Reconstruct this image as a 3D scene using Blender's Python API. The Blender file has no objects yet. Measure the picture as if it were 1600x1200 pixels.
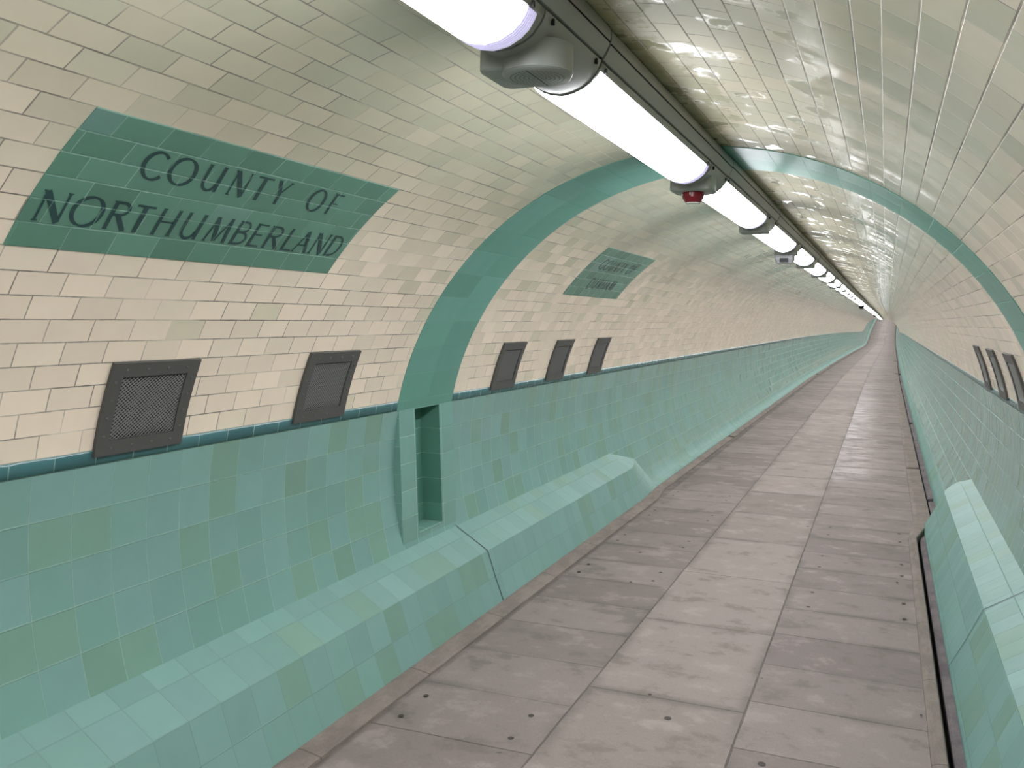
import bpy, bmesh, math, random
from mathutils import Matrix, Vector

rnd = random.Random(7)
SC = bpy.context.scene
COL = SC.collection

# ------------------------------------------------------------------ camera, world, exposure
ZC = 0.90                       # height of the tunnel's axis above the paving
R = 1.60                        # inner radius of the lining
TH0 = 0.2212                    # angle of the lowest cream course above the spring line
H = 0.07734                     # cream course height
W = 0.16251                     # tile length

yaw, pitch, roll = -0.39010, -0.07221, 0.01250
sa, ca, sb, cb = math.sin(yaw), math.cos(yaw), math.sin(pitch), math.cos(pitch)
fwd = Vector((sa * cb, ca * cb, sb))
right = Vector((ca, -sa, 0))
up = right.cross(fwd)
r2 = right * math.cos(roll) + up * math.sin(roll)
u2 = -right * math.sin(roll) + up * math.cos(roll)
cam_data = bpy.data.cameras.new('camera')
cam_data.sensor_width = 36
cam_data.lens = 1415.7 / 1600 * 36
cam_data.clip_start = 0.02
cam_data.clip_end = 600
cam = bpy.data.objects.new('camera', cam_data)
COL.objects.link(cam)
M = Matrix((r2, u2, -fwd)).transposed().to_4x4()
M.translation = Vector((0.8393, 0.0, 0.8019 + ZC))
cam.matrix_world = M
SC.camera = cam

world = bpy.data.worlds.new('world')
SC.world = world
world.use_nodes = True
world.node_tree.nodes['Background'].inputs[0].default_value = (0.55, 0.60, 0.55, 1)
world.node_tree.nodes['Background'].inputs[1].default_value = 0.15
SC.view_settings.view_transform = 'Standard'
SC.view_settings.look = 'None'
SC.view_settings.gamma = 1
SC.view_settings.exposure = 2.27
LAMP = 5.6
SC.cycles.max_bounces = 14
SC.cycles.diffuse_bounces = 9
SC.cycles.glossy_bounces = 5
SC.cycles.sample_clamp_indirect = 6
SC.cycles.caustics_reflective = False
SC.cycles.use_denoising = True

# ------------------------------------------------------------------ the line of the tunnel
_K = [(-20, 0, 0), (30, 0, 0), (46, .10, -.06), (60, .20, -.14), (89, .38, -.35), (95, .43, -.22), (101, .47, .2),
      (107, .52, .68), (127, .78, 1.85), (240, 2.6, 8.0)]


def _lin(y, j):
    for a, b in zip(_K, _K[1:]):
        if y <= b[0]:
            t = max(0., (y - a[0]) / (b[0] - a[0]))
            return a[j] + (b[j] - a[j]) * t
    return _K[-1][j]


def off(y):
    if y < 24:
        return 0., 0.
    s = [-4, -2, 0, 2, 4]
    return sum(_lin(y + d, 1) for d in s) / 5, sum(_lin(y + d, 2) for d in s) / 5


Y0, Y1 = -13.0, 190.0


def stations(extra=(), a=Y0, b=Y1):
    ys = set(round(e, 4) for e in extra if a <= e <= b)
    y = a
    while y < b - 1e-6:
        ys.add(round(y, 4))
        y += 1.0 if y < 110 else 2.0
    ys.add(b)
    return sorted(ys)


# ------------------------------------------------------------------ helpers
def tag(o, label=None, cat=None, group=None, kind=None):
    if label: o['label'] = label
    if cat: o['category'] = cat
    if group: o['group'] = group
    if kind: o['kind'] = kind
    return o


def empty(name, loc=(0, 0, 0)):
    o = bpy.data.objects.new(name, None)
    o.location = loc
    COL.objects.link(o)
    return o


def mesh_obj(name, verts, faces, mat, parent=None, uvs=None, smooth=False, mats=None, fm=None):
    me = bpy.data.meshes.new(name)
    me.from_pydata([tuple(v) for v in verts], [], faces)
    if uvs is not None:
        uv = me.uv_layers.new(name='UVMap')
        for l in me.loops:
            uv.data[l.index].uv = uvs[l.vertex_index]
    for m in (mats or [mat]):
        me.materials.append(m)
    if fm is not None:
        for p, k in zip(me.polygons, fm):
            p.material_index = k
    if smooth:
        for p in me.polygons:
            p.use_smooth = True
    me.update()
    o = bpy.data.objects.new(name, me)
    if parent: o.parent = parent
    COL.objects.link(o)
    return o


class MB:
    """collects shapes and links them as one mesh object"""
    def __init__(s):
        s.v = []; s.f = []; s.uv = []; s.m = []; s.cm = 0

    def add(s, vs, fs, uvs=None):
        n = len(s.v)
        s.v += [tuple(v) for v in vs]
        s.f += [tuple(i + n for i in f) for f in fs]
        s.uv += list(uvs) if uvs else [(v[1], v[0] + v[2]) for v in vs]
        s.m += [s.cm] * len(fs)

    def box(s, x0, x1, y0, y1, z0, z1):
        vs = [(x, y, z) for z in (z0, z1) for y in (y0, y1) for x in (x0, x1)]
        s.add(vs, [(0, 2, 3, 1), (4, 5, 7, 6), (0, 1, 5, 4), (2, 6, 7, 3), (0, 4, 6, 2), (1, 3, 7, 5)])

    def prism(s, poly, z0, z1, top_scale=1.0, bot_scale=1.0, cx=0., cy=0.):
        n = len(poly)
        b = [(cx + (x - cx) * bot_scale, cy + (y - cy) * bot_scale, z0) for x, y in poly]
        t = [(cx + (x - cx) * top_scale, cy + (y - cy) * top_scale, z1) for x, y in poly]
        s.add(b + t, [tuple(reversed(range(n))), tuple(range(n, 2 * n))] + [(i, (i + 1) % n, n + (i + 1) % n, n + i) for i in range(n)])

    def build(s, name, mat, parent=None, smooth=False, mats=None):
        return mesh_obj(name, s.v, s.f, mat, parent, s.uv, smooth, mats, s.m if mats else None)


def bevel(o, w=0.004, seg=2, ang=35):
    m = o.modifiers.new('bevel', 'BEVEL')
    m.width = w; m.segments = seg; m.limit_method = 'ANGLE'; m.angle_limit = math.radians(ang)
    for p in o.data.polygons: p.use_smooth = True
    m.harden_normals = True
    return o


def loft(name, prof, ys, mat, parent=None, smooth=True, mats=None, fmat=None, skip=None, closed_ends=False, shift=True):
    """prof(y) -> [(x, z, v)]; the same number of points at every station"""
    vs, uvs, fs, fm = [], [], [], []
    n = None
    for y in ys:
        p = prof(y)
        n = len(p)
        dx, dz = off(y) if shift else (0, 0)
        for x, z, v in p:
            vs.append((x + dx, y, z + dz + ZC)); uvs.append((y, v))
    for i in range(len(ys) - 1):
        for j in range(n - 1):
            if skip and skip(ys[i], ys[i + 1], j): continue
            a = i * n + j
            fs.append((a, a + n, a + n + 1, a + 1))
            fm.append(fmat(j, ys[i]) if fmat else 0)
    if closed_ends:
        fs.append(tuple(range(n))); fm.append(0)
        fs.append(tuple(reversed(range((len(ys) - 1) * n, len(ys) * n)))); fm.append(0)
    return mesh_obj(name, vs, fs, mat, parent, uvs, smooth, mats, fm)


def wpt(y, th, r=R, side=-1):
    """point on the lining; th = angle above the spring line"""
    dx, dz = off(y)
    return (side * r * math.cos(th) + dx, y, r * math.sin(th) + dz + ZC)


# ------------------------------------------------------------------ materials
class NT:
    def __init__(s, name):
        s.mat = bpy.data.materials.new(name)
        s.mat.use_nodes = True
        s.t = s.mat.node_tree
        s.b = s.t.nodes['Principled BSDF']
        s.tc = s.t.nodes.new('ShaderNodeTexCoord')

    def n(s, ty, **kw):
        x = s.t.nodes.new(ty)
        for k, v in kw.items(): setattr(x, k, v)
        return x

    def put(s, sock, v):
        if hasattr(v, 'links') or isinstance(v, bpy.types.NodeSocket): s.t.links.new(v, sock)
        elif v is not None: sock.default_value = v

    def m(s, op, a, b=None, c=None, clamp=False):
        x = s.n('ShaderNodeMath', operation=op, use_clamp=clamp)
        s.put(x.inputs[0], a)
        if b is not None: s.put(x.inputs[1], b)
        if c is not None: s.put(x.inputs[2], c)
        return x.outputs[0]

    def vm(s, op, a, b=None, sc=None):
        x = s.n('ShaderNodeVectorMath', operation=op)
        s.put(x.inputs[0], a)
        if b is not None: s.put(x.inputs[1], b)
        if sc is not None: s.put(x.inputs['Scale'], sc)
        return x.outputs[0]

    def comb(s, x, y, z=0.):
        c = s.n('ShaderNodeCombineXYZ')
        s.put(c.inputs[0], x); s.put(c.inputs[1], y); s.put(c.inputs[2], z)
        return c.outputs[0]

    def sep(s, v):
        c = s.n('ShaderNodeSeparateXYZ'); s.put(c.inputs[0], v); return c.outputs

    def noise(s, vec, scale, detail=3., rough=.55, col=False):
        x = s.n('ShaderNodeTexNoise')
        s.put(x.inputs['Vector'], vec); x.inputs['Scale'].default_value = scale
        x.inputs['Detail'].default_value = detail; x.inputs['Roughness'].default_value = rough
        return x.outputs['Color'] if col else x.outputs['Fac']

    def white(s, vec):
        x = s.n('ShaderNodeTexWhiteNoise', noise_dimensions='3D'); s.put(x.inputs['Vector'], vec)
        return x.outputs['Color'], x.outputs['Value']

    def ss(s, v, a, b, lo=0., hi=1.):
        x = s.n('ShaderNodeMapRange', interpolation_type='SMOOTHSTEP')
        s.put(x.inputs[0], v); x.inputs[1].default_value = a; x.inputs[2].default_value = b
        x.inputs[3].default_value = lo; x.inputs[4].default_value = hi
        return x.outputs[0]

    def mix(s, f, a, b, mode='MIX'):
        x = s.n('ShaderNodeMix', data_type='RGBA', blend_type=mode)
        s.put(x.inputs[0], f)
        s.put(x.inputs[6], (*a, 1) if isinstance(a, tuple) else a)
        s.put(x.inputs[7], (*b, 1) if isinstance(b, tuple) else b)
        return x.outputs[2]

    def bump(s, h, strength, dist, normal=None):
        x = s.n('ShaderNodeBump'); s.put(x.inputs['Height'], h)
        x.inputs['Strength'].default_value = strength; x.inputs['Distance'].default_value = dist
        if normal is not None: s.put(x.inputs['Normal'], normal)
        return x.outputs[0]


def tile_mat(name, w, h, u0, v0, half, gw, colA, colB, gcol, rough=.16, tilt=.02, dirty=.5, colC=None, cfrac=0., vvar=.12,
             wave=.012, falloff_and_stain=False, gfade=.5, spec=.5, seed=0., jit=.12, gb=.0012, lowdull=False):
    N = NT(name)
    u, v, _ = N.sep(N.tc.outputs['UV'])
    rv = N.m('DIVIDE', N.m('SUBTRACT', v, v0), h)
    row = N.m('FLOOR', rv); fv = N.m('SUBTRACT', rv, row)
    ru = N.m('DIVIDE', N.m('SUBTRACT', u, u0), w)
    if half:
        par = N.m('ABSOLUTE', N.m('MODULO', row, 2.))
        _, jn = N.white(N.comb(row, 3.7, seed))
        ru = N.m('ADD', ru, N.m('MULTIPLY', par, .5))
        ru = N.m('ADD', ru, N.m('MULTIPLY', N.m('SUBTRACT', jn, .5), jit))
    colm = N.m('FLOOR', ru); fu = N.m('SUBTRACT', ru, colm)
    wc, wv = N.white(N.comb(colm, row, seed + 11.3))
    r, g, b = N.sep(wc)
    uv = N.comb(u, v, seed)
    # a joint is a thin groove whose darkness comes and goes
    eu = N.m('MULTIPLY', N.m('MINIMUM', fu, N.m('SUBTRACT', 1., fu)), w)
    ev = N.m('MULTIPLY', N.m('MINIMUM', fv, N.m('SUBTRACT', 1., fv)), h)
    nz = N.noise(uv, 3.1, 2.)
    e = N.m('MINIMUM', eu, ev)
    e = N.m('ADD', e, N.m('MULTIPLY', N.m('SUBTRACT', N.noise(uv, 40., 2.), .5), gw * .8))
    grout = N.ss(e, gw * .45, gw * .8, 1., 0.)
    gf = N.ss(nz, .30, .62, 1. - gfade, 1.)
    gvis = N.m('MULTIPLY', grout, gf)
    # glaze colour, from tile to tile and in soft clouds
    base = N.mix(N.ss(N.m('ADD', N.m('MULTIPLY', r, .62), N.m('MULTIPLY', N.noise(uv, 1.1, 3.), .5)), .25, .85), colA, colB)
    if colC is not None:
        base = N.mix(N.ss(N.m('ADD', g, N.m('MULTIPLY', N.noise(uv, .8, 2.), .3)), 1.15 - cfrac, 1.2 - cfrac), base, colC)
    val = N.m('ADD', 1. - vvar * .5, N.m('MULTIPLY', b, vvar))
    val = N.m('MULTIPLY', val, N.m('ADD', .95, N.m('MULTIPLY', N.noise(uv, 9., 4.), .1)))
    base = N.vm('SCALE', base, None, val)
    if falloff_and_stain:
        # fading light up the vault painted as a darker tile tone, dithered per tile
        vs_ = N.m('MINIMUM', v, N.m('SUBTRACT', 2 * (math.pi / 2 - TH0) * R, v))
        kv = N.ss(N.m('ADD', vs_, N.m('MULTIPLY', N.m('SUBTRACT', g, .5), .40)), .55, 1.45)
        falloff_col = N.mix(N.ss(N.m('ADD', r, N.m('MULTIPLY', N.noise(uv, .9, 2.), .6)), .5, 1.), (.570, .512, .390), (.525, .494, .377))
        base = N.mix(kv, base, N.vm('SCALE', falloff_col, None, val))
        # damp brown-green staining along the crown beside the light trunking
        vc = (math.pi / 2 - TH0) * R
        d = N.m('SUBTRACT', v, vc + .09)
        edge = N.m('ADD', N.m('MULTIPLY', N.noise(N.comb(N.m('MULTIPLY', u, .9), N.m('MULTIPLY', v, 1.3), 2.), 2.6, 5., .65), .62), -.17)
        dd = N.m('SUBTRACT', edge, d)
        st = N.m('MULTIPLY', N.ss(dd, -.02, .015), N.ss(d, -.28, -.2))
        st = N.m('MULTIPLY', st, N.ss(N.noise(uv, 14., 5., .7), .25, .55, .55, 1.))
        base = N.mix(N.m('MULTIPLY', st, .72), base, (.31, .285, .15))
        sp = N.m('MULTIPLY', N.ss(N.noise(N.comb(u, v, 9.), 3.3, 4.), .67, .74), N.m('MULTIPLY', N.ss(d, 0., .05), N.ss(d, .35, .6, 1., 0.)))
        base = N.mix(N.m('MULTIPLY', sp, .5), base, (.28, .18, .10))
    base = N.mix(gvis, base, gcol)
    N.put(N.b.inputs['Base Color'], base)
    # gloss
    rr = N.m('ADD', rough, N.m('MULTIPLY', N.noise(uv, 6., 4.), .08))
    rr = N.m('ADD', rr, N.m('MULTIPLY', grout, .35))
    if falloff_and_stain:                                # the glaze beside the lights is mostly dulled, glossy only in patches
        dull = N.m('MULTIPLY', N.m('MULTIPLY', N.ss(N.noise(uv, 5.5, 3.), .54, .62, 1., 0.), N.ss(d, .72, .40)), N.ss(d, -.3, -.1))
        rr = N.m('SUBTRACT', rr, N.m('MULTIPLY', N.ss(vs_, .9, 1.5), .15))
        rr = N.m('ADD', rr, N.m('MULTIPLY', dull, .40))
        N.put(N.b.inputs['Specular IOR Level'], N.m('SUBTRACT', spec, N.m('MULTIPLY', dull, spec - .12)))
    if lowdull:
        rr = N.m('ADD', rr, N.ss(v, -1.12, -1.20, 0., .45))
    N.put(N.b.inputs['Roughness'], rr)
    N.b.inputs['Specular IOR Level'].default_value = spec
    # relief: joint groove, slow waves of the lining, hand-laid tilt of each tile
    wv1 = N.noise(N.comb(N.m('MULTIPLY', u, 1.0), N.m('MULTIPLY', v, .18), 4.), 1.9, 2., .5)
    nrm = N.bump(wv1, 1., wave * 2.)
    cush = N.m('MULTIPLY', N.ss(eu, 0., w * .25), N.ss(ev, 0., h * .3))
    nrm = N.bump(cush, 1., gb * .5, nrm)
    nrm = N.bump(N.m('SUBTRACT', 1., grout), 1., gb, nrm)
    t = N.vm('SCALE', N.vm('SUBTRACT', wc, (.5, .5, .5)), None, tilt)
    nrm = N.vm('NORMALIZE', N.vm('ADD', nrm, t))
    N.put(N.b.inputs['Normal'], nrm)
    return N.mat


CREAM_A, CREAM_B, CREAM_C = (.83, .700, .575), (.785, .675, .55), (.70, .635, .49)
GREEN_A, GREEN_B, GREEN_C = (.182, .335, .297), (.195, .348, .325), (.182, .322, .262)
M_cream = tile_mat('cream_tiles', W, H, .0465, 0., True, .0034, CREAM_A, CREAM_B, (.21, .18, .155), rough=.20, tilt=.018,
                   colC=CREAM_C, cfrac=.10, vvar=.10, gfade=.8, wave=.007, falloff_and_stain=True, gb=.0004)
M_green = tile_mat('green_tiles', W, 2 * H, .0415, -.0526, False, .0036, GREEN_A, GREEN_B, (.235, .385, .345), rough=.17, tilt=.02,
                   lowdull=True, colC=GREEN_C, cfrac=.22, vvar=.10, gfade=.6)
M_ledge = tile_mat('green_ledge_tiles', W, .158, .10, 0., False, .0032, GREEN_A, GREEN_B, (.20, .33, .30), rough=.46, spec=.35, tilt=.012,
                   colC=GREEN_C, cfrac=.2, vvar=.13, gfade=.9, seed=5.)
M_band = tile_mat('dark_teal_tiles', W, .0526, .1173, -.0526, False, .0034, (.045, .135, .15), (.055, .155, .17), (.22, .38, .36),
                  rough=.16, tilt=.02, vvar=.2, gfade=.4, seed=2.)
M_arch = tile_mat('arch_tiles', .334, 2 * H, 4.238, 0., False, .0026, (.118, .305, .245), (.132, .322, .268), (.18, .37, .31), rough=.27,
                  tilt=.015, vvar=.18, gfade=.95, seed=3., wave=.006, gb=.0006, spec=.25)
M_sign = tile_mat('name_panel_tiles', W, H, .0465 + .081, 0., True, .0034, (.098, .225, .165), (.112, .25, .19), (.2, .36, .29),
                  rough=.2, tilt=.015, colC=(.15, .28, .245), cfrac=.08, vvar=.2, gfade=.8, seed=4., jit=.3)
M_niche = tile_mat('niche_tiles', .166, 2 * H, 4.262, -.0526, False, .0028, GREEN_A, (.185, .355, .31), (.28, .46, .41), rough=.18,
                   tilt=.01, vvar=.14, gfade=.8, seed=6.)
M_recess = tile_mat('niche_recess_tiles', .295, 2 * H, 4.44, -.0526, False, .0028, (.10, .26, .205), (.115, .285, .225), (.2, .4, .33), rough=.2,
                    tilt=.01, vvar=.1, gfade=.7, seed=8.)


def plain(name, col, rough=.5, spec=.5, metal=0., noise_amt=.12, scale=20., bumpd=0., emit=None, strength=0.):
    N = NT(name)
    o = N.tc.outputs['Object']
    f = N.noise(o, scale, 4.)
    base = N.vm('SCALE', N.mix(0., col, col), None, N.m('ADD', 1 - noise_amt / 2, N.m('MULTIPLY', f, noise_amt)))
    N.put(N.b.inputs['Base Color'], base)
    N.put(N.b.inputs['Roughness'], N.m('ADD', rough - .04, N.m('MULTIPLY', f, .08)))
    N.b.inputs['Specular IOR Level'].default_value = spec
    N.b.inputs['Metallic'].default_value = metal
    if bumpd: N.put(N.b.inputs['Normal'], N.bump(f, 1., bumpd))
    if emit:
        N.b.inputs['Emission Color'].default_value = (*emit, 1)
        N.b.inputs['Emission Strength'].default_value = strength
    return N.mat


def paving_mat(name, w, h, u0, v0, colA, colB, seed, wet=False):
    N = NT(name)
    u, v, _ = N.sep(N.tc.outputs['UV'])
    rv = N.m('DIVIDE', N.m('SUBTRACT', v, v0), h); row = N.m('FLOOR', rv); fv = N.m('SUBTRACT', rv, row)
    ru = N.m('DIVIDE', N.m('SUBTRACT', u, u0), w)
    colm = N.m('FLOOR', ru); fu = N.m('SUBTRACT', ru, colm)
    wc, _ = N.white(N.comb(colm, row, seed)); r, g, b = N.sep(wc)
    uv = N.comb(u, v, seed)
    eu = N.m('MULTIPLY', N.m('MINIMUM', fu, N.m('SUBTRACT', 1., fu)), w)
    ev = N.m('MULTIPLY', N.m('MINIMUM', fv, N.m('SUBTRACT', 1., fv)), h)
    wob = N.m('MULTIPLY', N.m('SUBTRACT', N.noise(uv, 22., 3.), .5), .006)
    cl0 = N.noise(uv, 1.3, 3.)
    ju = N.ss(N.m('ADD', eu, wob), .0018, .0048, 1., 0.)
    jv = N.m('MULTIPLY', N.ss(N.m('ADD', ev, wob), .0020, .0052, 1., 0.), N.ss(cl0, .3, .6, .55, 1.))
    j = N.m('MAXIMUM', N.m('MULTIPLY', ju, N.ss(N.m('ADD', N.m('MULTIPLY', g, .6), N.m('MULTIPLY', N.noise(uv, 2., 2.), .6)), .3, .7, .15, 1.)), jv)
    cl = N.noise(uv, 1.7, 6., .6)
    cl2 = N.noise(N.comb(N.m('MULTIPLY', u, 1.25), v, seed), 3.6, 6., .66)
    base = N.mix(N.ss(N.m('ADD', N.m('MULTIPLY', r, .75), N.m('MULTIPLY', cl, .5)), .3, .95), colA, colB)
    base = N.mix(N.ss(cl2, .52, .66, 0., .8), base, tuple(c * 1.22 for c in colB))
    base = N.mix(N.ss(cl2, .47, .34, 0., .75), base, (colA[0] * .8, colA[1] * .82, colA[2] * .78))
    edge = N.m('MULTIPLY', N.ss(N.m('MINIMUM', eu, ev), .0, .07, 1., 0.), N.ss(cl, .42, .62))
    base = N.mix(N.m('MULTIPLY', edge, .55), base, (.115, .098, .092))
    fine = N.noise(uv, 85., 5., .7)
    base = N.vm('SCALE', base, None, N.m('ADD', .80, N.m('MULTIPLY', fine, .40)))
    spots = N.ss(N.noise(N.comb(u, v, seed + 4.), 15., 2.), .765, .79)
    base = N.mix(N.m('MULTIPLY', spots, .7), base, (.08, .07, .065))
    base = N.mix(N.m('MULTIPLY', j, .82), base, (.085, .068, .06))
    N.put(N.b.inputs['Base Color'], base)
    ro = N.m('ADD', .66, N.m('MULTIPLY', cl, .16))
    if wet:                                  # a stretch of paving polished by damp
        w_ = N.m('MULTIPLY', N.ss(N.m('ADD', u, N.m('MULTIPLY', cl, 1.2)), 10.7, 11.2), N.ss(N.m('ADD', v, N.m('MULTIPLY', cl, .5)), 1.25, .75))
        w_ = N.m('MULTIPLY', w_, N.ss(u, 19., 30., 1., .2))
        ro = N.m('SUBTRACT', ro, N.m('MULTIPLY', w_, N.ss(cl2, .35, .6, .10, .26)))
    N.put(N.b.inputs['Roughness'], ro)
    N.b.inputs['Specular IOR Level'].default_value = .45
    nrm = N.bump(N.m('SUBTRACT', 1., j), 1., .004)
    nrm = N.bump(fine, 1., .0008, nrm)
    nrm = N.bump(cl2, 1., .003, nrm)
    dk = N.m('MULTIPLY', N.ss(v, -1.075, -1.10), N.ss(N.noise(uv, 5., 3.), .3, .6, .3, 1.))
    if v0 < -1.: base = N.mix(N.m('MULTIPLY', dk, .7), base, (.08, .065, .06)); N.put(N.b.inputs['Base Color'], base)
    N.put(N.b.inputs['Normal'], nrm)
    return N.mat


PA, PB = (.255, .212, .192), (.325, .268, .245)
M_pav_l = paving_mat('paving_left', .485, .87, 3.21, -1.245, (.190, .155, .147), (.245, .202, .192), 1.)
M_pav_m = paving_mat('paving_middle', 1.063, .71, 3.94, -.375, (.220, .181, .166), (.282, .234, .217), 2.)
M_pav_r = paving_mat('paving_right', .485, .90, 4.08, .335, (.195, .158, .151), (.257, .211, .202), 3., wet=True)


def concrete_mat(name, ca_, cb_, joint=.0, j0=0.):
    N = NT(name)
    u, v, _ = N.sep(N.tc.outputs['UV'])
    uv = N.comb(u, N.m('MULTIPLY', v, 3.), 0.)
    a = N.noise(uv, 4., 6., .65); f = N.noise(uv, 60., 4., .7)
    base = N.mix(N.ss(a, .35, .65), ca_, cb_)
    base = N.vm('SCALE', base, None, N.m('ADD', .78, N.m('MULTIPLY', f, .44)))
    if joint:
        ru = N.m('DIVIDE', N.m('SUBTRACT', u, j0), joint); fu = N.m('FRACT', ru)
        e = N.m('MULTIPLY', N.m('MINIMUM', fu, N.m('SUBTRACT', 1., fu)), joint)
        j = N.ss(e, .002, .006, 1., 0.)
        base = N.mix(N.m('MULTIPLY', j, .8), base, (.09, .07, .06))
    N.put(N.b.inputs['Base Color'], base)
    N.b.inputs['Roughness'].default_value = .8
    nrm = N.bump(N.m('ADD', N.m('MULTIPLY', f, .3), a), 1., .006)
    N.put(N.b.inputs['Normal'], nrm)
    return N.mat


M_kerb = concrete_mat('kerb_stone', (.175, .143, .127), (.245, .202, .180), .9, 3.75 - 9)
M_foot = concrete_mat('wall_footing', (.10, .082, .09), (.18, .15, .155))
M_slot = plain('drain_slot', (.018, .02, .018), .8)
M_hsg = plain('grey_enamel', (.235, .245, .23), .42, noise_amt=.12, scale=9.)
M_pod = plain('grey_plastic', (.27, .29, .27), .45, noise_amt=.06)
M_gap = plain('black_joint', (.008, .008, .008), .9)
M_lens = plain('lit_diffuser', (.9, .9, .92), .3, emit=(.955, .965, 1.0), strength=LAMP, noise_amt=0.)
M_lend = plain('diffuser_end', (.62, .58, .86), .25, emit=(.80, .76, 1.0), strength=.10, noise_amt=.1, scale=60.)
M_red = plain('red_plastic', (.20, .006, .014), .3, noise_amt=.04)
M_white = plain('white_plastic', (.75, .74, .72), .4)
M_cam = plain('pale_grey_plastic', (.34, .35, .37), .4)
M_glass = plain('dark_window', (.008, .009, .013), .4, spec=.2)
M_vent = plain('dark_grey_steel', (.075, .0725, .069), .5, metal=.0, noise_amt=.3, scale=30.)
M_mesh = plain('expanded_steel', (.145, .145, .14), .5, noise_amt=.2)
M_black = plain('duct_black', (.006, .006, .006), .9)
M_ink = tile_mat('letter_glaze', W, H, .0465 + .081, 0., True, .0028, (.015, .052, .054), (.018, .058, .058), (.085, .20, .16),
                 rough=.2, tilt=.01, vvar=.2, gfade=.7, seed=4., jit=.3)
M_bolt = plain('bolt_hole', (.045, .036, .032), .7)
M_screw = plain('screw_steel', (.13, .13, .13), .35, metal=.6)

# ------------------------------------------------------------------ the lining
TH_BB = TH0 - .0526 / R                       # bottom of the dark band
TH_SPLIT = TH0 + 17 * H / R
NICHE = (4.44, 4.735)
ZN0, ZN1 = -.41, .297


def vof(th): return (th - TH0) * R


def wall_profile(side):
    ths = []
    th = TH_SPLIT
    special = [TH0, TH_BB, math.asin(ZN1 / R), math.asin(ZN0 / R)]
    while th > -.54:
        ths.append(th); th -= .05
    ths = sorted(set([round(t, 5) for t in ths] + [round(t, 5) for t in special] + [-.54]), reverse=True)
    pts = [(side * R * math.cos(t), R * math.sin(t), vof(t)) for t in ths]
    x, z, v = pts[-1]
    foot = [(1.345, -.850), (1.312, -.876), (1.272, -.893), (1.255, -1.02)] if side < 0 else \
           [(1.352, -.855), (1.340, -.885), (1.335, -.93), (1.33, -1.1)]
    px, pz = abs(x), z
    for fx, fz in foot:
        v -= math.hypot(fx - px, fz - pz); px, pz = fx, fz
        pts.append((side * fx, fz, v))
    return pts, ths


for side, nm in ((-1, 'wall_left'), (1, 'wall_right')):
    pts, ths = wall_profile(side)
    ncream = [i for i, t in enumerate(ths) if abs(t - TH_BB) < 1e-4][0]

    def skip(a, b, j, side=side, pts=pts):
        if side > 0: return False
        zm = (pts[j][1] + pts[j + 1][1]) / 2
        return NICHE[0] - 1e-3 < a and b < NICHE[1] + 1e-3 and ZN0 < zm < ZN1
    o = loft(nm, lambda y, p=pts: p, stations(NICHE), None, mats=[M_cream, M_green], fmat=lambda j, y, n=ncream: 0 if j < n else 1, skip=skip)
    tag(o, kind='structure')

NCEIL = 24
cp = []
for i in range(NCEIL + 1):
    a = TH_SPLIT + (math.pi - 2 * TH_SPLIT) * i / NCEIL
    cp.append((-R * math.cos(a), R * math.sin(a), vof(a)))
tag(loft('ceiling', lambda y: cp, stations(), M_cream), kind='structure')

def round_normals(o):
    """give the lining the exact normals of the round bore, so its pieces meet without a crease"""
    me = o.data
    ns = []
    for v in me.vertices:
        dx, dz = off(v.co.y)
        r_ = Vector((v.co.x - dx, 0, v.co.z - dz - ZC))
        a_ = Vector(v.normal)
        if abs(r_.length - R) < .002 and v.co.z - dz - ZC > -.80:
            n_ = r_.normalized()
            ns.append(n_ if n_.dot(a_) > 0 else -n_)
        else:
            ns.append(a_)
    me.normals_split_custom_set_from_vertices(ns)


for nm in ('wall_left', 'wall_right', 'ceiling'):
    round_normals(bpy.data.objects[nm])

# band of dark tiles along both walls, and the green arch that crosses the vault
for side, nm in ((-1, 'trim_2'), (1, 'trim_3')):
    def bp(y, side=side):
        r = R - .0016
        return [(side * (R + .001) * math.cos(TH0), (R + .001) * math.sin(TH0), 0.),
                (side * r * math.cos(TH0), r * math.sin(TH0), 0.), (side * r * math.cos((TH0 + TH_BB) / 2), r * math.sin((TH0 + TH_BB) / 2), -.0263),
                (side * r * math.cos(TH_BB), r * math.sin(TH_BB), -.0526),
                (side * (R + .001) * math.cos(TH_BB), (R + .001) * math.sin(TH_BB), -.0526)]
    tag(loft(nm, bp, stations(), M_band), kind='structure')

AY = (4.238, 4.900)


def arch():
    mb = MB()
    n = 90
    a0, a1 = TH_BB, math.pi - TH_BB
    for i in range(n):
        t0, t1 = a0 + (a1 - a0) * i / n, a0 + (a1 - a0) * (i + 1) / n
        r = R - .0032
        P = lambda y, t, rr: (-rr * math.cos(t), y, rr * math.sin(t) + ZC)
        mb.add([P(AY[0], t0, r), P(AY[1], t0, r), P(AY[1], t1, r), P(AY[0], t1, r)], [(0, 1, 2, 3)],
               [(AY[0], vof(t0)), (AY[1], vof(t0)), (AY[1], vof(t1)), (AY[0], vof(t1))])
        for y in AY:
            mb.add([P(y, t0, r), P(y, t0, R), P(y, t1, R), P(y, t1, r)], [(0, 1, 2, 3)], [(y, vof(t0)), (y, vof(t0)), (y, vof(t1)), (y, vof(t1))])
    return mb.build('trim_1', M_arch, smooth=False)


tag(arch(), kind='structure')

# sloping tiled ledges at the foot of both walls, dying into the wall at their far end
def sm(t): return max(0., min(1., t)) ** 1.0


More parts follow.
